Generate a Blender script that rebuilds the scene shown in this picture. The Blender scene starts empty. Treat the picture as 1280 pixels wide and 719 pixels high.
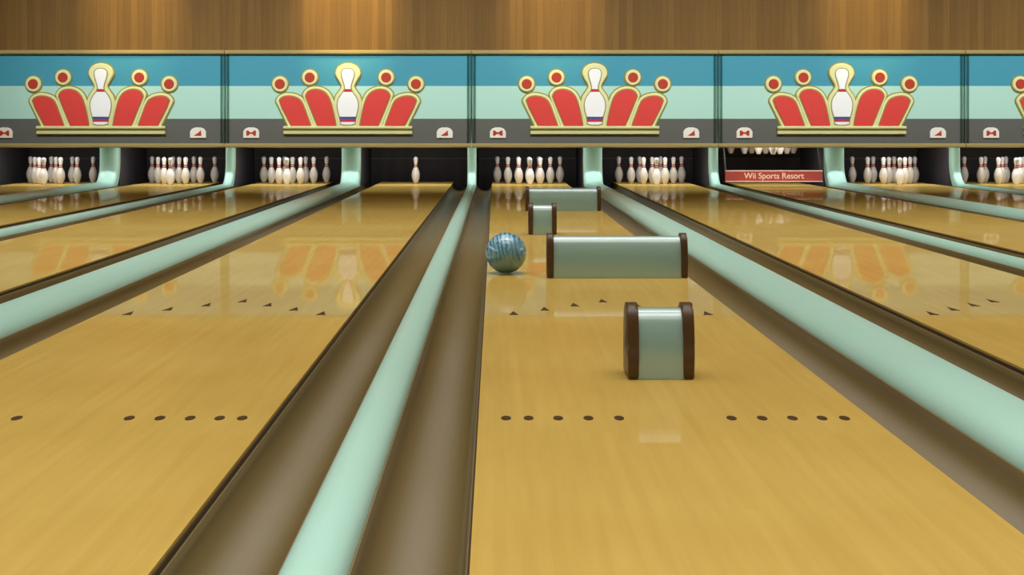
import bpy, bmesh, math, random
from mathutils import Vector
random.seed(7)
PI = math.pi
S = bpy.context.scene
COL = S.collection

# ---------------------------------------------------------------- camera
F = 1700.0            # focal length in pixels of the 1280 wide frame
H = 0.7845            # camera height above the lane surface
VX, VY = 619.0, 161.0  # where lines along the lanes vanish (lens shift)
cam = bpy.data.cameras.new('camera'); cam_o = bpy.data.objects.new('camera', cam); COL.objects.link(cam_o)
cam.sensor_fit = 'HORIZONTAL'; cam.sensor_width = 36.0; cam.lens = 36.0 * F / 1280
cam.shift_x = (640 - VX) / 1280; cam.shift_y = -(359.5 - VY) / 1280
cam.clip_start = 0.05; cam.clip_end = 100
cam_o.location = (0, 0, H); cam_o.rotation_euler = (PI / 2, 0, 0)
S.camera = cam_o

# ---------------------------------------------------------------- world, light, exposure
S.view_settings.view_transform = 'Standard'; S.view_settings.look = 'None'
S.view_settings.gamma = 1.0; S.view_settings.exposure = 0.0; S.view_settings.use_curve_mapping = False
w = bpy.data.worlds.new('world'); S.world = w; w.use_nodes = True
w.node_tree.nodes['Background'].inputs[0].default_value = (0.9, 0.95, 1.0, 1)
w.node_tree.nodes['Background'].inputs[1].default_value = 0.06

def area(name, loc, rot, sx, sy, power, color=(1, 1, 1), spread=180):
    l = bpy.data.lights.new(name, 'AREA'); l.shape = 'RECTANGLE'; l.size = sx; l.size_y = sy
    l.energy = power; l.color = color; l.spread = math.radians(spread)
    o = bpy.data.objects.new(name, l); COL.objects.link(o); o.location = loc; o.rotation_euler = rot
    return o
def spot(name, loc, target, power, color, angle, blend=0.8, size=0.05):
    l = bpy.data.lights.new(name, 'SPOT'); l.energy = power; l.color = color
    l.spot_size = math.radians(angle); l.spot_blend = blend; l.shadow_soft_size = size
    o = bpy.data.objects.new(name, l); COL.objects.link(o); o.location = loc
    o.rotation_euler = (Vector(target) - Vector(loc)).to_track_quat('-Z', 'Y').to_euler()
    return o
CEIL = 5.0
XL, XR = -7.14, 9.88
for y_row, p_row in ((0.8, 148), (2.9, 84), (5.2, 68), (7.5, 78), (9.8, 84), (12.2, 84)):
    area('ceiling_strip_light', (0.5, y_row, 4.9), (0, 0, 0), 16, 1.7, p_row, (1.0, 1.0, 0.98), 76)
area('sign_fill_light', (1.37, 14.6, 4.7), (math.radians(50), 0, 0), 16.8, 0.4, 170, (0.96, 1.0, 1.0), 60)  # unseen wash light added to brighten the signs
for side, xw in ((-1, XL + .06), (1, XR - .06)):
    area('divider_fill_light', (xw, 6.5, 2.4), (0, math.radians(90 * side), 0), 0.6, 13.0, 45, (1.0, 1.0, 0.98), 125)  # unseen side lights added to brighten the flanks of the dividers

# ---------------------------------------------------------------- helpers
def lin(r, g, b):
    f = lambda c: (c / 255 / 12.92) if c / 255 <= 0.04045 else ((c / 255 + 0.055) / 1.055) ** 2.4
    return (f(r), f(g), f(b), 1)
def mat(name, color, rough=0.5, metallic=0.0, spec=0.5, noise=0.0, nscale=8.0, coat=0.0, stretch=(1, 1, 1)):
    m = bpy.data.materials.new(name); m.use_nodes = True
    nt = m.node_tree; b = nt.nodes['Principled BSDF']
    b.inputs['Roughness'].default_value = rough; b.inputs['Metallic'].default_value = metallic
    b.inputs['Specular IOR Level'].default_value = spec; b.inputs['Coat Weight'].default_value = coat
    b.inputs['Base Color'].default_value = color
    b.inputs['Coat Roughness'].default_value = 0.18; b.inputs['Coat IOR'].default_value = 1.75
    tc = nt.nodes.new('ShaderNodeTexCoord'); mp = nt.nodes.new('ShaderNodeMapping'); mp.inputs['Scale'].default_value = stretch
    n = nt.nodes.new('ShaderNodeTexNoise'); n.inputs['Scale'].default_value = nscale; n.inputs['Detail'].default_value = 3
    nt.links.new(tc.outputs['Object'], mp.inputs[0]); nt.links.new(mp.outputs[0], n.inputs['Vector'])
    mx = nt.nodes.new('ShaderNodeMixRGB'); mx.blend_type = 'MIX'
    mx.inputs[1].default_value = tuple(c * (1 - noise) for c in color[:3]) + (1,)
    mx.inputs[2].default_value = tuple(min(1, c * (1 + noise)) for c in color[:3]) + (1,)
    nt.links.new(n.outputs['Fac'], mx.inputs[0]); nt.links.new(mx.outputs[0], b.inputs['Base Color'])
    return m
def lane_material():
    m = bpy.data.materials.new('lacquered_maple'); m.use_nodes = True; nt = m.node_tree; N = nt.nodes; L = nt.links
    out = N['Material Output']; N.remove(N['Principled BSDF'])
    tc = N.new('ShaderNodeTexCoord')
    # long boards: one shade for each 27 mm strip, cut in lengths
    br = N.new('ShaderNodeTexBrick'); br.inputs['Scale'].default_value = 1; br.offset = 0.37; br.inputs['Mortar Size'].default_value = 0.0
    br.inputs['Brick Width'].default_value = 1.9; br.inputs['Row Height'].default_value = 1.0668 / 39
    br.inputs['Color1'].default_value = lin(212, 180, 98); br.inputs['Color2'].default_value = lin(208, 176, 94); br.inputs['Mortar'].default_value = lin(205, 172, 92)
    rot = N.new('ShaderNodeMapping'); rot.inputs['Rotation'].default_value = (0, 0, PI / 2)
    L.new(tc.outputs['Object'], rot.inputs[0]); L.new(rot.outputs[0], br.inputs['Vector'])
    gm = N.new('ShaderNodeMapping'); gm.inputs['Scale'].default_value = (26, 1.4, 1)
    g = N.new('ShaderNodeTexNoise'); g.inputs['Scale'].default_value = 1.6; g.inputs['Detail'].default_value = 5
    L.new(tc.outputs['Object'], gm.inputs[0]); L.new(gm.outputs[0], g.inputs['Vector'])
    mx = N.new('ShaderNodeMixRGB'); mx.blend_type = 'MULTIPLY'; mx.inputs[0].default_value = 0.15
    cr = N.new('ShaderNodeValToRGB'); cr.color_ramp.elements[0].color = (0.72, 0.62, 0.45, 1); cr.color_ramp.elements[1].color = (1.1, 1.08, 1.0, 1)
    cr.color_ramp.elements[0].position = 0.3; cr.color_ramp.elements[1].position = 0.7
    L.new(g.outputs['Fac'], cr.inputs[0]); L.new(br.outputs['Color'], mx.inputs[1]); L.new(cr.outputs[0], mx.inputs[2])
    p = N.new('ShaderNodeTexNoise'); p.inputs['Scale'].default_value = 1.3; L.new(tc.outputs['Object'], p.inputs['Vector'])
    cr2 = N.new('ShaderNodeValToRGB'); cr2.color_ramp.elements[0].color = (0.93, 0.88, 0.8, 1); cr2.color_ramp.elements[1].color = (1, 1, 1, 1)
    cr2.color_ramp.elements[0].position = 0.35; cr2.color_ramp.elements[1].position = 0.6
    L.new(p.outputs['Fac'], cr2.inputs[0])
    mx2 = N.new('ShaderNodeMixRGB'); mx2.blend_type = 'MULTIPLY'; mx2.inputs[0].default_value = 0.7
    L.new(mx.outputs[0], mx2.inputs[1]); L.new(cr2.outputs[0], mx2.inputs[2])
    d = N.new('ShaderNodeBsdfDiffuse'); L.new(mx2.outputs[0], d.inputs[0])
    gl = N.new('ShaderNodeBsdfGlossy'); gl.inputs['Roughness'].default_value = 0.03
    fr = N.new('ShaderNodeFresnel'); fr.inputs[0].default_value = 2.0
    mu = N.new('ShaderNodeMath'); mu.operation = 'MULTIPLY'; mu.inputs[1].default_value = 0.34; L.new(fr.outputs[0], mu.inputs[0])
    ms = N.new('ShaderNodeMixShader'); L.new(mu.outputs[0], ms.inputs[0]); L.new(d.outputs[0], ms.inputs[1]); L.new(gl.outputs[0], ms.inputs[2])
    L.new(ms.outputs[0], out.inputs[0])
    return m
def plank_wall_material():
    m = bpy.data.materials.new('vertical_wood_planks'); m.use_nodes = True; nt = m.node_tree; N = nt.nodes; L = nt.links
    b = N['Principled BSDF']; b.inputs['Roughness'].default_value = 0.6; b.inputs['Specular IOR Level'].default_value = 0.3
    tc = N.new('ShaderNodeTexCoord'); mp = N.new('ShaderNodeMapping'); mp.inputs['Scale'].default_value = (11, 1, 0.001)
    sep = N.new('ShaderNodeSeparateXYZ'); L.new(tc.outputs['Object'], sep.inputs[0])
    fl = N.new('ShaderNodeMath'); fl.operation = 'MULTIPLY'; fl.inputs[1].default_value = 10.5; L.new(sep.outputs[0], fl.inputs[0])
    f2 = N.new('ShaderNodeMath'); f2.operation = 'FLOOR'; L.new(fl.outputs[0], f2.inputs[0])
    wn = N.new('ShaderNodeTexWhiteNoise'); wn.noise_dimensions = '1D'; L.new(f2.outputs[0], wn.inputs['W'])
    cr = N.new('ShaderNodeValToRGB')
    e = cr.color_ramp.elements; e[0].color = lin(122, 88, 34); e[1].color = lin(138, 102, 44)
    L.new(wn.outputs['Value'], cr.inputs[0])
    gm = N.new('ShaderNodeMapping'); gm.inputs['Scale'].default_value = (30, 1, 1.2); L.new(tc.outputs['Object'], gm.inputs[0])
    g = N.new('ShaderNodeTexNoise'); g.inputs['Scale'].default_value = 1.5; g.inputs['Detail'].default_value = 4; L.new(gm.outputs[0], g.inputs['Vector'])
    mx = N.new('ShaderNodeMixRGB'); mx.blend_type = 'MULTIPLY'; mx.inputs[0].default_value = 0.35
    L.new(cr.outputs[0], mx.inputs[1]); L.new(g.outputs['Fac'], mx.inputs[2])
    fr = N.new('ShaderNodeMath'); fr.operation = 'FRACT'; L.new(fl.outputs[0], fr.inputs[0])
    lt = N.new('ShaderNodeMath'); lt.operation = 'LESS_THAN'; lt.inputs[1].default_value = 0.12; L.new(fr.outputs[0], lt.inputs[0])
    mm = N.new('ShaderNodeMath'); mm.operation = 'MULTIPLY'; mm.inputs[1].default_value = 0.35; L.new(lt.outputs[0], mm.inputs[0])
    mj = N.new('ShaderNodeMixRGB'); mj.blend_type = 'MIX'; mj.inputs[2].default_value = lin(92, 66, 34)
    L.new(mm.outputs[0], mj.inputs[0]); L.new(mx.outputs[0], mj.inputs[1]); L.new(mj.outputs[0], b.inputs['Base Color'])
    return m
def band_material(name, bands, rough=0.4, coord=2, spec=0.5):
    """bands: [(upper limit of z, colour), ...] in object space, hard steps"""
    m = bpy.data.materials.new(name); m.use_nodes = True; nt = m.node_tree; N = nt.nodes; L = nt.links
    b = N['Principled BSDF']; b.inputs['Roughness'].default_value = rough; b.inputs['Specular IOR Level'].default_value = spec
    tc = N.new('ShaderNodeTexCoord'); sep = N.new('ShaderNodeSeparateXYZ'); L.new(tc.outputs['Object'], sep.inputs[0])
    prev = None
    for i, (lim, c) in enumerate(bands):
        if i == 0:
            rgb = N.new('ShaderNodeRGB'); rgb.outputs[0].default_value = c; prev = rgb.outputs[0]
        else:
            gt = N.new('ShaderNodeMath'); gt.operation = 'GREATER_THAN'; gt.inputs[1].default_value = bands[i - 1][0]
            L.new(sep.outputs[coord], gt.inputs[0])
            mx = N.new('ShaderNodeMixRGB'); L.new(gt.outputs[0], mx.inputs[0]); L.new(prev, mx.inputs[1]); mx.inputs[2].default_value = c
            prev = mx.outputs[0]
    L.new(prev, b.inputs['Base Color'])
    return m
def ball_material():
    m = bpy.data.materials.new('swirled_blue_resin'); m.use_nodes = True; nt = m.node_tree; N = nt.nodes; L = nt.links
    b = N['Principled BSDF']; b.inputs['Roughness'].default_value = 0.2; b.inputs['Specular IOR Level'].default_value = 1.0; b.inputs['Coat Weight'].default_value = 0.7; b.inputs['Coat Roughness'].default_value = 0.15; b.inputs['Coat IOR'].default_value = 1.5
    tc = N.new('ShaderNodeTexCoord'); mp = N.new('ShaderNodeMapping'); mp.inputs['Rotation'].default_value = (0.0, 0.25, 0.1)
    wv = N.new('ShaderNodeTexWave'); wv.wave_type = 'BANDS'; wv.bands_direction = 'X'
    wv.inputs['Scale'].default_value = 14; wv.inputs['Distortion'].default_value = 5; wv.inputs['Detail'].default_value = 3; wv.inputs['Detail Scale'].default_value = 2.5
    L.new(tc.outputs['Object'], mp.inputs[0]); L.new(mp.outputs[0], wv.inputs['Vector'])
    cr = N.new('ShaderNodeValToRGB'); e = cr.color_ramp.elements
    e[0].color = lin(48, 124, 190); e[0].position = 0.12; e[1].color = lin(165, 222, 238); e[1].position = 0.9
    x = e.new(0.5); x.color = lin(118, 188, 216)
    L.new(wv.outputs['Fac'], cr.inputs[0])
    n = N.new('ShaderNodeTexNoise'); n.inputs['Scale'].default_value = 9; n.inputs['Detail'].default_value = 4; L.new(tc.outputs['Object'], n.inputs['Vector'])
    mx = N.new('ShaderNodeMixRGB'); mx.inputs[2].default_value = lin(136, 186, 200)
    c2 = N.new('ShaderNodeValToRGB'); c2.color_ramp.elements[0].position = 0.45; c2.color_ramp.elements[1].position = 0.62
    L.new(n.outputs['Fac'], c2.inputs[0]); mu = N.new('ShaderNodeMath'); mu.operation = 'MULTIPLY'; mu.inputs[1].default_value = 0.6
    L.new(c2.outputs[0], mu.inputs[0]); L.new(mu.outputs[0], mx.inputs[0]); L.new(cr.outputs[0], mx.inputs[1])
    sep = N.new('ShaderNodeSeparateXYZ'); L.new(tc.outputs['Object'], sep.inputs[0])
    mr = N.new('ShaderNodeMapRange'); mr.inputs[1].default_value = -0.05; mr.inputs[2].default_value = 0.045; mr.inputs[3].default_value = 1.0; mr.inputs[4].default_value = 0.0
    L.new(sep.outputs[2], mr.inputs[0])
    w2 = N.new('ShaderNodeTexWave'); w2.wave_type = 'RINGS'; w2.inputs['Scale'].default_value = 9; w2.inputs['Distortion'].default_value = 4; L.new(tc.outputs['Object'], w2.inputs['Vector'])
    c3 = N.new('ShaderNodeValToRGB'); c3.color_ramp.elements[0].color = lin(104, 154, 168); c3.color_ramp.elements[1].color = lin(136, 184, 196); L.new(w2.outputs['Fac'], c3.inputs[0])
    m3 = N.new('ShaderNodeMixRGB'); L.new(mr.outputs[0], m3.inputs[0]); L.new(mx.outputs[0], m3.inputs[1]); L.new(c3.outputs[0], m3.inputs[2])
    L.new(m3.outputs[0], b.inputs['Base Color'])
    return m

M = {
    'lane': lane_material(),
    'planks': plank_wall_material(),
    'gutter': mat('bronze_gutter_plastic', lin(124, 106, 66), 0.36, spec=0.3, noise=0.10, nscale=2.0, stretch=(1, .15, 1)),
    'teal': mat('pale_teal_enamel', lin(192, 240, 225), 0.3, noise=0.03, nscale=2, spec=0.4),
    'block': mat('block_teal_enamel', lin(164, 204, 200), 0.2, noise=0.02, nscale=2, spec=1.0, coat=1.0),
    'cap': mat('brown_rubber', lin(88, 64, 36), 0.35, noise=0.1, nscale=12),
    'mark': mat('dark_inlay', lin(70, 44, 12), 0.6, noise=0.1),
    'pit': mat('charcoal_curtain', lin(96, 92, 95), 0.8, noise=0.12, nscale=2.5, spec=0.2),
    'kick': mat('slate_grey_panel', lin(92, 90, 98), 0.7, noise=0.08, nscale=3, spec=0.2),
    'line': mat('grey_green_rail', lin(112, 124, 120), 0.5),
    'floor': mat('dark_subfloor', lin(70, 62, 50), 0.8, noise=0.1),
    'wall': mat('cream_plaster', lin(150, 134, 108), 0.9, noise=0.03),
    'ceiling': mat('ceiling_paint', lin(190, 172, 140), 0.9, noise=0.03),
    'gold': mat('polished_gold_enamel', lin(232, 230, 172), 0.35, metallic=0.0, noise=0.05),
    'olive': mat('olive_gold_shade', lin(150, 142, 70), 0.4, noise=0.06),  # shade tone of the gold, painted round the crown parts; also a base bar
    'trim': mat('brushed_brass_trim', lin(168, 150, 98), 0.35, noise=0.12, nscale=1.3),
    'red': mat('red_enamel', lin(222, 68, 62), 0.45, noise=0.02),
    'dot_red': mat('deep_red_enamel', lin(186, 58, 36), 0.45, noise=0.02),
    'white': mat('white_plate', lin(240, 236, 226), 0.5, noise=0.01),
    'edge_shade': None,
    'bar_red': mat('sweep_red_paint', lin(176, 70, 60), 0.5, noise=0.04),
    'letters': mat('pale_pink_lettering', lin(246, 214, 204), 0.5),
    'steel': mat('dark_steel', lin(74, 74, 76), 0.45, metallic=0.3, noise=0.06),
    'mauve': mat('mauve_rail', lin(158, 118, 120), 0.5),
    'ball': ball_material(),
}
ms = bpy.data.materials.new('edge_shade_tint'); ms.use_nodes = True; nt = ms.node_tree  # see-through tint that paints shade onto the sign edges
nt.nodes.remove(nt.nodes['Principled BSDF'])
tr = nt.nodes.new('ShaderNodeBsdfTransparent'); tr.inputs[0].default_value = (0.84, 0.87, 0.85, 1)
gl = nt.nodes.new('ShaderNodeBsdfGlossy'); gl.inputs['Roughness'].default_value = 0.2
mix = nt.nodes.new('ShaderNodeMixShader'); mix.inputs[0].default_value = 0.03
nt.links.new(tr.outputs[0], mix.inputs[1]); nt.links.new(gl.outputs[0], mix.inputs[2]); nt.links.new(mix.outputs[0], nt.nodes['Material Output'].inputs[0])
M['edge_shade'] = ms

def link(name, bm, m, parent=None, loc=None, smooth=False, label=None):
    me = bpy.data.meshes.new(name); bmesh.ops.recalc_face_normals(bm, faces=bm.faces[:]); bm.to_mesh(me); bm.free()
    me.materials.append(m)
    if smooth:
        for p in me.polygons: p.use_smooth = True
    o = bpy.data.objects.new(name, me); COL.objects.link(o)
    if parent: o.parent = parent
    if loc: o.location = loc
    if label: o['label'] = label
    return o
def tag(o, label=None, cat=None, group=None, kind=None):
    if label: o['label'] = label
    if cat: o['category'] = cat
    if group: o['group'] = group
    if kind: o['kind'] = kind
    return o
def thing(name, loc, label, cat, group=None):
    o = bpy.data.objects.new(name, None); COL.objects.link(o); o.location = loc; o.empty_display_size = 0.1
    return tag(o, label, cat, group)
def dup(root):
    r = root.copy(); COL.objects.link(r)
    for ch in root.children:
        c = ch.copy(); COL.objects.link(c); c.parent = r
        for g in ch.children:
            d = g.copy(); COL.objects.link(d); d.parent = c
    return r
def box(bm, x0, x1, y0, y1, z0, z1):
    v = [bm.verts.new((x, y, z)) for x in (x0, x1) for y in (y0, y1) for z in (z0, z1)]
    for f in ((0, 1, 3, 2), (4, 6, 7, 5), (0, 4, 5, 1), (2, 3, 7, 6), (0, 2, 6, 4), (1, 5, 7, 3)):
        bm.faces.new([v[i] for i in f])
    return bm
def bevel(bm, w, seg=2):
    bmesh.ops.bevel(bm, geom=bm.edges[:], offset=w, segments=seg, affect='EDGES', profile=0.5, clamp_overlap=True)
    return bm
def bbox(x0, x1, y0, y1, z0, z1, b=0.0, seg=2):
    bm = bmesh.new(); box(bm, x0, x1, y0, y1, z0, z1)
    if b: bevel(bm, b, seg)
    return bm
def prism_y(pts, y0, y1, bm=None):
    """closed polygon in (x, z) extruded from y0 to y1"""
    bm = bm or bmesh.new()
    a = [bm.verts.new((x, y0, z)) for x, z in pts]; b = [bm.verts.new((x, y1, z)) for x, z in pts]
    n = len(pts); bm.faces.new(a); bm.faces.new(b[::-1])
    for i in range(n): bm.faces.new((a[i], a[(i + 1) % n], b[(i + 1) % n], b[i]))
    return bm
def prism_x(pts, x0, x1, bm=None):
    """closed polygon in (y, z) extruded from x0 to x1"""
    bm = bm or bmesh.new()
    a = [bm.verts.new((x0, y, z)) for y, z in pts]; b = [bm.verts.new((x1, y, z)) for y, z in pts]
    n = len(pts); bm.faces.new(a); bm.faces.new(b[::-1])
    for i in range(n): bm.faces.new((a[i], a[(i + 1) % n], b[(i + 1) % n], b[i]))
    return bm
def smooth_poly(pts, k=2):
    """Chaikin corner cutting of a closed polygon"""
    for _ in range(k):
        q = []
        for i in range(len(pts)):
            a, b = pts[i], pts[(i + 1) % len(pts)]
            q += [(a[0] * .75 + b[0] * .25, a[1] * .75 + b[1] * .25), (a[0] * .25 + b[0] * .75, a[1] * .25 + b[1] * .75)]
        pts = q
    return pts
def raised(pts, y_front, y_back, ch):
    """plate with a chamfered rim, outline in (x, z), its face at y_front (towards the viewer)"""
    bm = bmesh.new(); n = len(pts)
    cx = sum(p[0] for p in pts) / n; area2 = sum(pts[i][0] * pts[(i + 1) % n][1] - pts[(i + 1) % n][0] * pts[i][1] for i in range(n))
    s = 1 if area2 > 0 else -1
    ins = []
    for i in range(n):
        a, b, c = pts[i - 1], pts[i], pts[(i + 1) % n]
        d1 = Vector((b[0] - a[0], b[1] - a[1])); d2 = Vector((c[0] - b[0], c[1] - b[1]))
        d1 = d1.normalized() if d1.length > 1e-9 else d2.normalized(); d2 = d2.normalized() if d2.length > 1e-9 else d1
        nn = Vector((-d1.y - d2.y, d1.x + d2.x)) * s
        nn = nn.normalized() if nn.length > 1e-6 else Vector((0, 0))
        ins.append((b[0] + nn.x * ch, b[1] + nn.y * ch))
    r0 = [bm.verts.new((x, y_back, z)) for x, z in pts]
    r1 = [bm.verts.new((x, y_front + ch, z)) for x, z in pts]
    r2 = [bm.verts.new((x, y_front, z)) for x, z in ins]
    for A, B in ((r0, r1), (r1, r2)):
        for i in range(n): bm.faces.new((A[i], A[(i + 1) % n], B[(i + 1) % n], B[i]))
    bm.faces.new(r2); bm.faces.new(r0[::-1])
    return bm
def lathe(prof, seg=32):
    bm = bmesh.new(); rings = []
    for r, z in prof:
        if r < 1e-5: rings.append([bm.verts.new((0, 0, z))])
        else: rings.append([bm.verts.new((r * math.cos(2 * PI * k / seg), r * math.sin(2 * PI * k / seg), z)) for k in range(seg)])
    for A, B in zip(rings, rings[1:]):
        for k in range(seg):
            k2 = (k + 1) % seg
            if len(A) == 1: bm.faces.new((A[0], B[k2], B[k]))
            elif len(B) == 1: bm.faces.new((A[k], A[k2], B[0]))
            else: bm.faces.new((A[k], A[k2], B[k2], B[k]))
    if len(rings[0]) > 1: bm.faces.new(rings[0][::-1])
    return bm

# ---------------------------------------------------------------- dimensions
W = 1.0668
K = W / 1.36                       # metres at the lane for one unit of slope
CEN = {i: 0.0 for i in range(-4, 6)}
NARROW, WIDE = 0.72, 0.90
CEN[0] = 0.622
for i in range(1, 6): CEN[i] = CEN[i - 1] + 1.36 + (WIDE if i % 2 else NARROW)
for i in range(-1, -5, -1): CEN[i] = CEN[i + 1] - 1.36 - (WIDE if (i + 1) % 2 else NARROW)
LX = {i: c * K for i, c in CEN.items()}
YN, YD = 0.9, 20.15                # near and far end of lanes
YS = 18.76                         # face of the masking signs
SC = F / YS
def sx(px): return (px - VX) / SC
def sz(py): return H - (py - VY) / SC
GW = 0.2148

# ---------------------------------------------------------------- structure
tag(link('floor', bbox(XL - .1, XR + .1, -6, 21.4, -0.30, -0.125), M['floor']), kind='structure')
tag(link('ceiling', bbox(XL - .1, XR + .1, -6, 21.4, CEIL, CEIL + .1), M['ceiling']), kind='structure')
tag(link('wall_left', bbox(XL - .2, XL, -6, 21.4, -.125, CEIL), M['wall']), kind='structure')
tag(link('wall_right', bbox(XR, XR + .2, -6, 21.4, -.125, CEIL), M['wall']), kind='structure')
tag(link('wall_front', bbox(XL, XR, YS + .06, YS + .2, sz(64), CEIL), M['planks']), kind='structure')
tag(link('wall_pit', bbox(XL, XR, 20.75, 20.9, -.125, 1.0), M['pit']), kind='structure')
tag(link('ceiling_pit', bbox(XL, XR, YS + .12, 20.9, 0.92, 1.0), M['pit']), kind='structure')
tag(link('wall_pit_left', bbox(XL, XL + .03, YS + .3, 20.75, -.1, .92), M['kick']), kind='structure')
tag(link('floor_pit', bbox(XL, XR, YD + .02, 20.75, -0.124, -0.10), M['pit']), kind='structure')
tag(link('floor_approach', bbox(XL, XR, -6, YN, -0.124, 0.0), M['lane']), kind='structure')

# ---------------------------------------------------------------- lanes, gutters, dividers
LANE_LABEL = {
    -4: 'short sliver of maple lane in the far upper left corner of the lanes',
    -3: 'maple bowling lane, thin strip second from the left edge',
    -2: 'maple bowling lane left of the broad teal divider on the left',
    -1: 'wide maple bowling lane ending at the single standing pin',
    0: 'maple bowling lane carrying the blue ball and teal blocks',
    1: 'maple bowling lane just right of the ball lane, across the broad teal divider',
    2: 'maple bowling lane ending at the red sweep bar',
    3: 'thin strip of maple lane just right of the red bar lane',
    4: 'short sliver of maple lane at the right edge of the photo',
    5: 'maple bowling lane beside the right wall'}
LNAME = {-4: 'far left sliver lane', -3: 'second lane from the left edge', -2: 'third lane from the left edge',
         -1: 'lane with the single pin', 0: 'lane with the blue ball', 1: 'lane just right of the ball lane',
         2: 'lane with the red sweep bar', 3: 'lane next right of the red bar', 4: 'right edge sliver lane', 5: 'lane beside the right wall'}
dot_bm = bmesh.new(); n = 16
vs = [dot_bm.verts.new((0.0135 * math.cos(2 * PI * k / n), 0.027 * math.sin(2 * PI * k / n), 0.0015)) for k in range(n)]
dot_bm.faces.new(vs)
vb = [dot_bm.verts.new((v.co.x, v.co.y, -0.001)) for v in vs]; dot_bm.faces.new(vb[::-1])
for k in range(n): dot_bm.faces.new((vs[k], vs[(k + 1) % n], vb[(k + 1) % n], vb[k]))
dot_me = bpy.data.meshes.new('guide_dot'); dot_bm.to_mesh(dot_me); dot_bm.free(); dot_me.materials.append(M['mark'])
ar_bm = bmesh.new()
pts = [(-0.019, -0.055), (0.0, -0.05), (0.019, -0.055), (0.0, 0.06)]
a = [ar_bm.verts.new((x, y, 0.0015)) for x, y in pts]; b = [ar_bm.verts.new((x, y, -0.001)) for x, y in pts]
ar_bm.faces.new(a); ar_bm.faces.new(b[::-1])
for k in range(4): ar_bm.faces.new((a[k], a[(k + 1) % 4], b[(k + 1) % 4], b[k]))
ar_me = bpy.data.meshes.new('guide_arrow'); ar_bm.to_mesh(ar_me); ar_bm.free(); ar_me.materials.append(M['mark'])

def gutter_bm(flip):
    bm = bmesh.new(); prof = []
    n = 12
    for k in range(n + 1):
        t = PI * k / n
        prof.append((GW / 2 - (GW / 2 - .004) * math.cos(t), -0.022 - 0.080 * math.sin(t)))
    prof = [(0, -0.020)] + prof + [(GW, -0.020)] + [(GW, -.122), (0, -.122)]
    prism_y(prof, YN + .002, YD, bm)
    return bm
gut_me = None
def divider(xc, half, dome, label, name='lane_divider'):
    """capping that runs along the lanes and sweeps up into a post at the far end"""
    t = thing(name, (xc, YN, -.124), label, 'lane divider', 'teal dividers between the lanes')
    # cross-section (offset, height)
    n = 18; prof = [(-half, -0.122)]
    for k in range(n + 1):
        th = PI * (1 - k / n)
        prof.append((half * math.cos(th), -0.034 + (dome + .034) * math.sin(th) ** 0.9))
    prof.append((half, -0.122))
    yb, R = 18.80, 0.32
    path = [(YN, 0.0, 0.0), (6.0, 0, 0), (12.0, 0, 0), (yb, 0.0, 0.0)]          # y, z, tilt
    for k in range(1, 9):
        th = (PI / 2) * k / 8
        path.append((yb + R * math.sin(th), R * (1 - math.cos(th)), th))
    path.append((yb + R, 0.915, PI / 2))
    bm = bmesh.new(); rings = []
    for y, z, th in path:
        ring = []
        for u, hgt in prof:
            hh = hgt
            ring.append(bm.verts.new((u, y - hh * math.sin(th) - YN, z + hh * math.cos(th) + .124)))
        rings.append(ring)
    m = len(prof)
    for A, B in zip(rings, rings[1:]):
        for k in range(m): bm.faces.new((A[k], A[(k + 1) % m], B[(k + 1) % m], B[k]))
    bm.faces.new(rings[0]); bm.faces.new(rings[-1][::-1])
    o = link('capping', bm, M['teal'], t, smooth=True)
    md = o.modifiers.new('edge', 'EDGE_SPLIT'); md.split_angle = math.radians(50)
    # dark joint strips on either side where the capping meets the gutter
    return t

gm = link('gutter', gutter_bm(0), M['gutter'], smooth=True)
gm_used = False
for i in sorted(LX):
    x = LX[i]
    lane = thing('bowling_lane', (x, YN, -.12), LANE_LABEL[i], 'bowling lane', 'maple bowling lanes')
    link('lane_bed', bbox(-W / 2, W / 2, 0.002, YD - YN, -0.0, 0.12), M['lane'], lane)
    link('edge_board', bbox(-W / 2 - .004, -W / 2, 0.002, YD - YN, 0.0, 0.112), M['mark'], lane)
    link('edge_board', bbox(W / 2, W / 2 + .004, 0.002, YD - YN, 0.0, 0.112), M['mark'], lane)
    if i in (-2, -1, 0, 1, 2):
        for off in (.075, .136, .216, .298, .381):
            for s in (-1, 1):
                o = bpy.data.objects.new('guide_dot', dot_me); COL.objects.link(o); o.parent = lane
                o.location = (s * (off - W / 2), F * H / 362 - YN, .12)
        for k in range(-3, 4):
            o = bpy.data.objects.new('guide_arrow', ar_me); COL.objects.link(o); o.parent = lane
            o.location = (k * .1366, 6.20 - abs(k) * .14 - YN, .12)
    for s, nm in ((-1, 'left'), (1, 'right')):
        if gm_used: g = gm.copy(); COL.objects.link(g)
        else: g = gm; gm_used = True
        g.location = (x - W / 2 - GW - .0046 if s < 0 else x + W / 2 + .0046, 0, 0)
        tag(g, 'brown trough gutter on the %s side of the %s' % (nm, LNAME[i]), 'gutter', 'brown ball gutters')
gap_names = {-4: 'broad pale teal divider in the far upper left', -3: 'thin pale teal divider, second from the left edge',
             -2: 'broad pale teal divider left of the single pin lane', -1: 'thin pale teal divider running down to bottom centre',
             0: 'broad pale teal divider right of the ball lane', 1: 'thin pale teal divider left of the red sweep bar',
             2: 'broad pale teal divider right of the red sweep bar', 3: 'thin pale teal divider near the right edge',
             4: 'broad pale teal divider near the right wall'}
KICK = {}
for i in range(-4, 5):
    xc = (LX[i] + LX[i + 1]) / 2
    wide = (LX[i + 1] - LX[i]) > W + .62
    half = 0.1325 if wide else 0.0625
    divider(xc, half, 0.052 if wide else 0.026, gap_names[i])
    KICK[i] = (xc, half)
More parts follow.
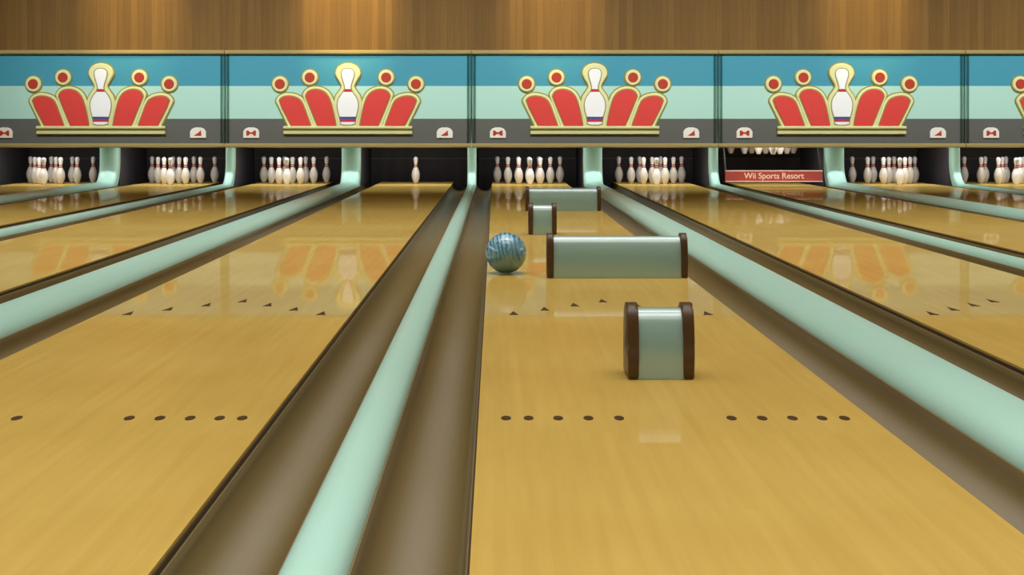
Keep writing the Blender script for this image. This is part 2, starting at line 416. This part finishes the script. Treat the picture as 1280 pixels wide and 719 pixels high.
for i, (xc, half) in KICK.items():
    hk = half * .92
    k = link('kickback_panel', bbox(-hk, hk, 0, 1.44, 0, 1.0, .004, 1), M['kick'], loc=(xc, 19.27, -.098))
    tag(k, 'dark grey kickback wall behind the ' + gap_names[i].replace('pale ', ''), 'kickback panel', 'grey kickback walls between the pin decks')

# grey rail across the pit curtain behind each rack
xs = [XL + .1] + [KICK[i][0] for i in range(-4, 5)] + [XR - .1]
hs = [0.0] + [KICK[i][1] for i in range(-4, 5)] + [0.0]
for j, i in enumerate(range(-4, 6)):
    x0, x1 = xs[j] + hs[j] + .01, xs[j + 1] - hs[j + 1] - .01
    t = thing('pit_curtain', ((x0 + x1) / 2, 20.7, -.1), 'dark pit curtain behind the ' + LNAME[i], 'pit curtain', 'dark pit curtains behind the pins')
    hw = (x1 - x0) / 2
    bm = bmesh.new(); pr = []
    for k in range(25):
        u = -hw + 2 * hw * k / 24
        pr.append((u, 0.012 * math.sin(k * 1.7)))
    va = [bm.verts.new((u, y - .02, 0)) for u, y in pr]; vb = [bm.verts.new((u, y - .02, .99)) for u, y in pr]
    vc = [bm.verts.new((u, .03, .99)) for u, y in pr]; vd = [bm.verts.new((u, .03, 0)) for u, y in pr]
    for A, B in ((va, vb), (vb, vc), (vc, vd), (vd, va)):
        for k in range(24): bm.faces.new((A[k], A[k + 1], B[k + 1], B[k]))
    link('curtain_cloth', bm, M['pit'], t, smooth=True)
    link('rail', bbox(-hw, hw, -.06, -.035, .425, .438), M['line'], t)

# deck lamps above each rack, inside the machine opening
for i in range(-4, 5):
    area('deck_lamp', (LX[i], 18.98, 0.66), (math.radians(22), 0, 0), 1.15, .10, 5.0, (1.0, .97, .93), 150)

# ---------------------------------------------------------------- masking signs
GB = [(sz(148.5), lin(98, 99, 94)), (sz(107.5), lin(180, 224, 210)), (9, lin(66, 152, 176))]
M['sign'] = band_material('striped_sign_face', GB, 0.45)
pin_m = band_material('emblem_pin_paint', [(sz(152.5), lin(250, 250, 250)), (sz(149), lin(196, 60, 76)), (sz(146), lin(66, 84, 150)), (sz(115), lin(252, 252, 252)),
                                             (sz(111.5), lin(196, 52, 48)), (9, lin(252, 252, 252))], 0.4)
CX = 743.3
def P(pts, mirror=False):
    return [(((-1 if mirror else 1) * (px - CX)) / SC, sz(py)) for px, py in pts]
outer_red = [(672.9, 157.6), (697, 157.6), (692, 144), (686.5, 129), (682.5, 124), (675, 120.8), (666.3, 120.2), (660, 122.5), (657.3, 127)]
outer_gold = [(669, 159), (701, 159), (694.5, 140), (688.5, 125), (683.5, 119.8), (675, 116.8), (665, 116.2), (657, 119.5), (652.8, 126), (655, 131)]
inner_red = [(705.7, 157.6), (728.4, 157.6), (725.5, 142), (722, 128), (718, 119), (711.6, 113.6), (702.8, 111.6), (694.5, 113.6), (690.4, 119.5), (692, 124)]
inner_gold = [(701, 159), (732.5, 159), (729.5, 140), (726, 127), (721, 116), (713, 110), (702.8, 107.8), (692.5, 110), (686.5, 117), (687.5, 122)]
def round_top(p):   # keep the two bottom corners, soften the rest
    base, rest = p[:2], p[1:] + [p[0]]
    q = [p[1]]
    r = p[1:] + [p[0]]
    for i in range(len(r) - 1):
        a, b = r[i], r[i + 1]
        q += [(a[0] * .75 + b[0] * .25, a[1] * .75 + b[1] * .25), (a[0] * .25 + b[0] * .75, a[1] * .25 + b[1] * .75)]
    q.append(p[0])
    return q
pin_prof = [(0, 86), (4, 86.4), (7, 88.6), (8.0, 92), (7.2, 97), (5.2, 103), (3.8, 108), (3.7, 111), (5, 114.5), (8.5, 119), (11.6, 124), (13, 130), (12.6, 137), (10.8, 144), (9.2, 150), (9, 156.5)]
gold_prof = [(0, 79), (7, 80.2), (12.5, 83.6), (15.6, 89), (15.6, 94), (11.6, 101), (8.4, 106.5), (8.2, 109.5), (11, 114), (15.5, 120), (17.6, 128), (17.4, 136), (15.4, 145), (13.6, 151), (13.2, 159)]
def sym(pr): return [(CX + a, b) for a, b in pr] + [(CX - a, b) for a, b in pr[::-1] if a > 0]
def outset(p, d):
    cx = sum(q[0] for q in p) / len(p); n = len(p)
    ar = sum(p[i][0] * p[(i + 1) % n][1] - p[(i + 1) % n][0] * p[i][1] for i in range(n)); sg = 1 if ar > 0 else -1
    out = []
    for i in range(n):
        a, b, c = p[i - 1], p[i], p[(i + 1) % n]
        d1 = Vector((b[0] - a[0], b[1] - a[1])); d2 = Vector((c[0] - b[0], c[1] - b[1]))
        d1 = d1.normalized() if d1.length > 1e-9 else d2.normalized(); d2 = d2.normalized() if d2.length > 1e-9 else d1
        nn = Vector((d1.y + d2.y, -d1.x - d2.x)) * sg
        nn = nn.normalized() if nn.length > 1e-6 else Vector((0, 0))
        out.append((b[0] + nn.x * d, b[1] + nn.y * d))
    return out
SIGNLAB = {-2: 'leftmost masking sign, cut by the left edge of the photo',
           -1: 'crown masking sign above the lane with the single pin',
           0: 'crown masking sign above the lane with the blue ball',
           1: 'crown masking sign above the red sweep bar',
           2: 'rightmost masking sign, mostly cut off by the right edge'}
def make_sign():
    t = thing('crown_sign', (0, YS, 0), 'x', 'sign', 'striped crown signs above the pin decks')
    hw = 308.1 / 2 / SC
    z0, z1 = sz(180), sz(68)
    link('panel', bbox(-hw + .008, hw - .008, 0, .05, z0, z1), M['sign'], t)
    for a, b in ((-hw + .008, -hw + .062), (hw - .062, hw - .008)):  # tinted strips stand in for shade where the sign face curves back
        link('edge_shade_strip', bbox(a, b, -.016, -.002, z0 + .004, z1 - .004, .003, 1), M['edge_shade'], t, label='see-through strip standing for edge shade')
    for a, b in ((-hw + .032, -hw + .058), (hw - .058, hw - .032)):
        link('edge_shade_strip', bbox(a, b, -.026, -.018, z0 + .004, z1 - .004, .003, 1), M['edge_shade'], t, label='second see-through strip standing for edge shade')
    # brass trims, profiled
    def trim(name, za, zb, d):
        pr = [(0.05, za), (-d * .6, za), (-d, za + (zb - za) * .25), (-d, zb - (zb - za) * .2), (-d * .7, zb), (0.05, zb)]
        link(name, prism_x(pr, -hw + .004, hw - .004), M['trim'], t)
    trim('bottom_trim', sz(184.6), sz(179.3), .07)
    trim('top_trim', sz(68.2), sz(62.8), .05)
    g = 'gold rim'
    for mr in (False, True):
        for q, yf in ((outer_gold, -.010), (inner_gold, -.012)):
            link('rim_shade', raised(P(outset(round_top(q), 1.6), mr), yf, 0, .004), M['olive'], t, label='olive shade painted round the rim')  # shade of the gold relief, put in as a darker plate behind it
        for q, yf in ((outer_red, -.0335), (inner_red, -.0395)):
            link('petal_shade_outline', raised(P(outset(round_top(q), 1.2), mr), yf, -.02, .002), M['olive'], t, label='olive shade outline')
        link('crown_rim', raised(P(round_top(outer_gold), mr), -.030, 0, .010), M['gold'], t, label=g)
        link('crown_rim', raised(P(round_top(inner_gold), mr), -.036, 0, .010), M['gold'], t, label=g)
        link('crown_petal', raised(P(round_top(outer_red), mr), -.040, -.02, .007), M['red'], t)
        link('crown_petal', raised(P(round_top(inner_red), mr), -.046, -.02, .007), M['red'], t)
        for (cx, cy) in ((658.4, 105.2), (695.6, 97)):
            circ = lambda r: [(cx + r * math.cos(2 * PI * k / 28), cy + r * math.sin(2 * PI * k / 28)) for k in range(28)]
            j = link('jewel_ring', raised(P(circ(9.8), mr), -.034, 0, .011), M['gold'], t)
            link('jewel_shade', raised(P(circ(11.3), mr), -.012, 0, .004), M['olive'], j, label='olive shade outline')
            link('jewel', raised(P(circ(6.3), mr), -.042, -.02, .006), M['dot_red'], j)
    link('rim_shade', raised(P(smooth_poly(outset(sym(gold_prof), 1.5), 1)), -.016, 0, .004), M['olive'], t, label='olive shade painted round the rim')
    link('pin_shade_outline', raised(P(smooth_poly(outset(sym(pin_prof), 1.1), 1)), -.0505, -.02, .002), M['olive'], t, label='olive shade outline')
    link('pin_rim', raised(P(smooth_poly(sym(gold_prof), 1)), -.046, 0, .012), M['gold'], t)
    link('pin_emblem', raised(P(smooth_poly(sym(pin_prof), 1)), -.060, -.02, .008), pin_m, t)
    xa, xb2 = (663 - CX) / SC, (823.5 - CX) / SC
    link('crown_base', prism_x([(0, sz(160.6)), (-.060, sz(160.6)), (-.064, sz(158.6)), (-.045, sz(157.6)), (0, sz(157.6))], xa, xb2), M['gold'], t)
    link('crown_base', prism_x([(0, sz(163.9)), (-.030, sz(163.9)), (-.046, sz(160.7)), (0, sz(160.7))], xa, xb2), M['olive'], t, label='olive base bar')
    link('crown_base', prism_x([(0, sz(167.6)), (-.044, sz(167.4)), (-.052, sz(164.0)), (0, sz(163.7))], xa, xb2), M['gold'], t, label='lower pale gold bar')
    def badge(cx, mark):
        pl = [(cx - 10, 172.6), (cx + 10, 172.6), (cx + 10, 164.5), (cx + 7.6, 161), (cx + 3.5, 159.4), (cx - 3.5, 159.4), (cx - 7.6, 161), (cx - 10, 164.5)]
        b = link('badge', raised(P(pl), -.020, 0, .005), M['white'], t)
        for mk in mark:
            link('mark', prism_y(P([(cx + a, c) for a, c in mk]), -.024, -.018), M['dot_red'], b, label='small red mark')
    badge(622.3, [[(-6, 163.3), (-3.4, 163.3), (-1.4, 165.4), (1.4, 165.4), (3.4, 163.3), (6, 163.3), (6, 169.6), (3.4, 169.6), (1.4, 167.3), (-1.4, 167.3), (-3.4, 169.6), (-6, 169.6)]])
    badge(864, [[(-4.8, 169.6), (1.6, 165.2), (3.6, 162.6), (4.4, 169.6)]])
    return t
sg0 = make_sign()
for k in range(-2, 3):
    s = sg0 if k == -2 else dup(sg0)
    s.location = (sx(CX) + k * 308.1 / SC, YS, 0)
    s['label'] = SIGNLAB[k]

# ---------------------------------------------------------------- wall-wash lamps for the wood above the signs
for px, pw in ((165, 100), (435, 175), (690, 95), (1085, 95)):
    X = sx(px); spot('wash_lamp', (X, YS - 2.0, 4.6), (X, YS, 2.62), pw * 4.6, (1.0, .76, .34), 33, .8, .1)

# ---------------------------------------------------------------- pins
I = 0.0254
prof = [(0.0, 0), (1.0, 0), (1.08, .12), (1.42, .75), (1.97, 2.25), (2.26, 3.375), (2.383, 4.5), (2.27, 5.875), (1.86, 7.25), (1.5, 8.0), (1.24, 8.625), (.98, 9.375), (.90, 10), (.93, 10.875), (1.04, 11.75), (1.16, 12.625), (1.273, 13.5), (1.2, 14.1), (.95, 14.6), (.55, 14.9), (0, 15)]
pin_mat = band_material('pin_plastic', [(9.0 * I, lin(232, 228, 222)), (9.75 * I, lin(186, 74, 66)), (10.1 * I, lin(232, 228, 222)), (10.7 * I, lin(186, 74, 66)), (1, lin(236, 232, 228))], 0.28)
pin0 = link('bowling_pin', lathe([(r * I, z * I) for r, z in prof], 28), pin_mat, smooth=True)
pin_used = False
YB = F / 85.7
ROWS = [('head pin', 0, 0)] + [('second row %s' % n, x, 1) for n, x in (('left', -.1524), ('right', .1524))] + \
       [('third row %s' % n, x, 2) for n, x in (('left', -.3048), ('middle', 0), ('right', .3048))] + \
       [('back row %s' % n, x, 3) for n, x in (('far left', -.4572), ('inner left', -.1524), ('inner right', .1524), ('far right', .4572))]
RACK = {-4: 'leftmost rack', -3: 'second rack from the left', -2: 'third rack from the left', 0: 'rack ahead of the blue ball',
        1: 'rack just right of the ball lane', 2: 'lifted rack above the red sweep bar', 3: 'rack just right of the red bar', 4: 'rack cut by the right edge'}
def put_pin(x, y, z, label, group):
    global pin_used
    if pin_used: p = pin0.copy(); COL.objects.link(p)
    else: p = pin0; pin_used = True
    p.location = (x, y, z); p.rotation_euler = (0, 0, random.random() * 6)
    tag(p, label, 'bowling pin', group)
for i in (-4, -3, -2, 0, 1, 2, 3, 4):
    for nm, dx, r in ROWS:
        z = .425 if i == 2 else .001
        put_pin(LX[i] + dx, YB - .264 * (3 - r), z, 'white bowling pin, %s in the %s' % (nm, RACK[i]), 'pins of the ' + RACK[i])
put_pin(LX[-1], YB - .264, .001, 'lone white bowling pin standing on an otherwise empty deck', None)

# ---------------------------------------------------------------- sweep bar and setter on the lane with no standing pins
x = LX[2]; ys = 18.98; s_ = F / ys
bx0, bx1 = (907 - VX) / s_, (1028 - VX) / s_
zb, zt = H - (227.3 - VY) / s_, H - (213 - VY) / s_
xc = (bx0 + bx1) / 2; hw = (bx1 - bx0) / 2 - .005
xb = max(bx0, KICK[1][0] + KICK[1][1] + .015); xe = min(bx1, KICK[2][0] - KICK[2][1] - .012)
xc = (xb + xe) / 2; hw = (xe - xb) / 2
t = thing('sweep_bar', (xc, ys, zb), 'lowered red sweep bar with white lettering in front of the empty pin deck', 'sweep bar')
hh = zt - zb
link('bar', bbox(-hw, hw, 0, .05, 0, hh, .004, 1), M['bar_red'], t)
link('border', bbox(-hw, hw, -.006, 0, hh - .014, hh), M['letters'], t, label='pale upper border')
link('border', bbox(-hw, hw, -.006, 0, 0, .012), M['letters'], t, label='pale lower border')
for s in (-1, 1):
    bm = prism_x([(0.01, hh * .5), (.06, hh * .5), (.42, .78), (.36, .78)], s * hw - (0 if s < 0 else .02), s * hw + (.02 if s < 0 else 0))
    link('arm', bm, M['steel'], t)
cu = bpy.data.curves.new('lettering', 'FONT'); cu.body = 'Wii Sports Resort'; cu.size = .115; cu.align_x = 'CENTER'; cu.align_y = 'CENTER'; cu.extrude = .003; cu.offset = .0012
to = bpy.data.objects.new('tmp', cu); COL.objects.link(to)
dg = bpy.context.evaluated_depsgraph_get(); dg.update()
me = bpy.data.meshes.new_from_object(to.evaluated_get(dg)); bpy.data.objects.remove(to)
me.materials.clear(); me.materials.append(M['letters'])
wx = max(v.co.x for v in me.vertices) - min(v.co.x for v in me.vertices)
o = bpy.data.objects.new('lettering', me); COL.objects.link(o); o.parent = t; o.rotation_euler = (PI / 2, 0, 0)
o.location = ((967.5 - VX) / s_ - xc, -.004, hh * .5); o.scale = (75 / s_ / wx, 1, 1)

t = thing('pin_setter', (x, YB - .4, .47), 'raised pin setter holding a full rack above the red sweep bar', 'pin setter')
link('back_rail', bbox(-.52, .56, .44, .47, .03, .075, .004, 1), M['mauve'], t, label='mauve rail')
link('setter_deck', bbox(-.56, .56, -.5, .5, .355, .40, .006, 1), M['steel'], t)
for s in (-1, 1):
    link('hanger', bbox(s * .53 - .015, s * .53 + .015, .43, .48, .03, .36, .003, 1), M['steel'], t)

# ---------------------------------------------------------------- blocks standing on the ball lane
def block(x0, x1, y, label):
    """x0..x1 outer width, front foot at y"""
    cap, D = .035, .16
    t = thing('barrier_block', ((x0 + x1) / 2, y, 0.001), label, 'barrier', 'teal barrier blocks on the ball lane')
    hw = (x1 - x0) / 2
    def prof(hgt, r0, y0, y1, ex=.7):
        # rounded top; body faces bowed to put the downward shading into the shape
        pts = []; r = (y1 - y0) / 2
        for k in range(33):
            th = PI - PI * k / 32
            c, s2 = math.cos(th), math.sin(th)
            pts.append(((y0 + y1) / 2 + r * math.copysign(abs(c) ** ex, c), hgt * max(0, s2) ** r0))
        return pts
    bm = prism_x(prof(.215, .7, .006, D - .006, .95), -hw + cap * .9, hw - cap * .9)
    link('block_body', bm, M['block'], t)
    for s in (-1, 1):
        a, b = (-hw, -hw + cap) if s < 0 else (hw - cap, hw)
        bm = prism_x(prof(.231, .55, 0, D), a, b)
        es = [e for e in bm.edges if abs(e.verts[0].co.x - e.verts[1].co.x) < 1e-6]
        bmesh.ops.bevel(bm, geom=es, offset=.009, segments=3, affect='EDGES', profile=.5, clamp_overlap=True)
        link('end_cap', bm, M['cap'], t, smooth=True)
    for ch in t.children:
        if ch.name.startswith('block_body'):
            for p in ch.data.polygons: p.use_smooth = True
            md = ch.modifiers.new('e', 'EDGE_SPLIT'); md.split_angle = math.radians(50)
    return t
def yy(py): return F * H / (py - VY)
def xx(px, y): return (px - VX) * y / F
y = yy(475); block(xx(785, y), xx(868.5, y), y, 'nearest small square teal block with brown end caps')
y = yy(348); block(xx(684, y), xx(860, y), y, 'long teal block with brown end caps beside the blue ball')
y = yy(293.7); block(xx(660.7, y), xx(696, y), y, 'small teal block standing behind the ball, before the farthest long block')
y = yy(264); block(xx(657, y), xx(751.3, y), y, 'farthest long teal block, closest to the pins')

# ---------------------------------------------------------------- ball
yb = 7.372; r = .1105
bm = bmesh.new(); bmesh.ops.create_uvsphere(bm, u_segments=64, v_segments=40, radius=r)
ball = link('bowling_ball', bm, M['ball'], loc=((632.6 - VX) / F * yb, yb, r + .001), smooth=True)
tag(ball, 'shiny swirled blue bowling ball rolling near the left gutter', 'bowling ball')
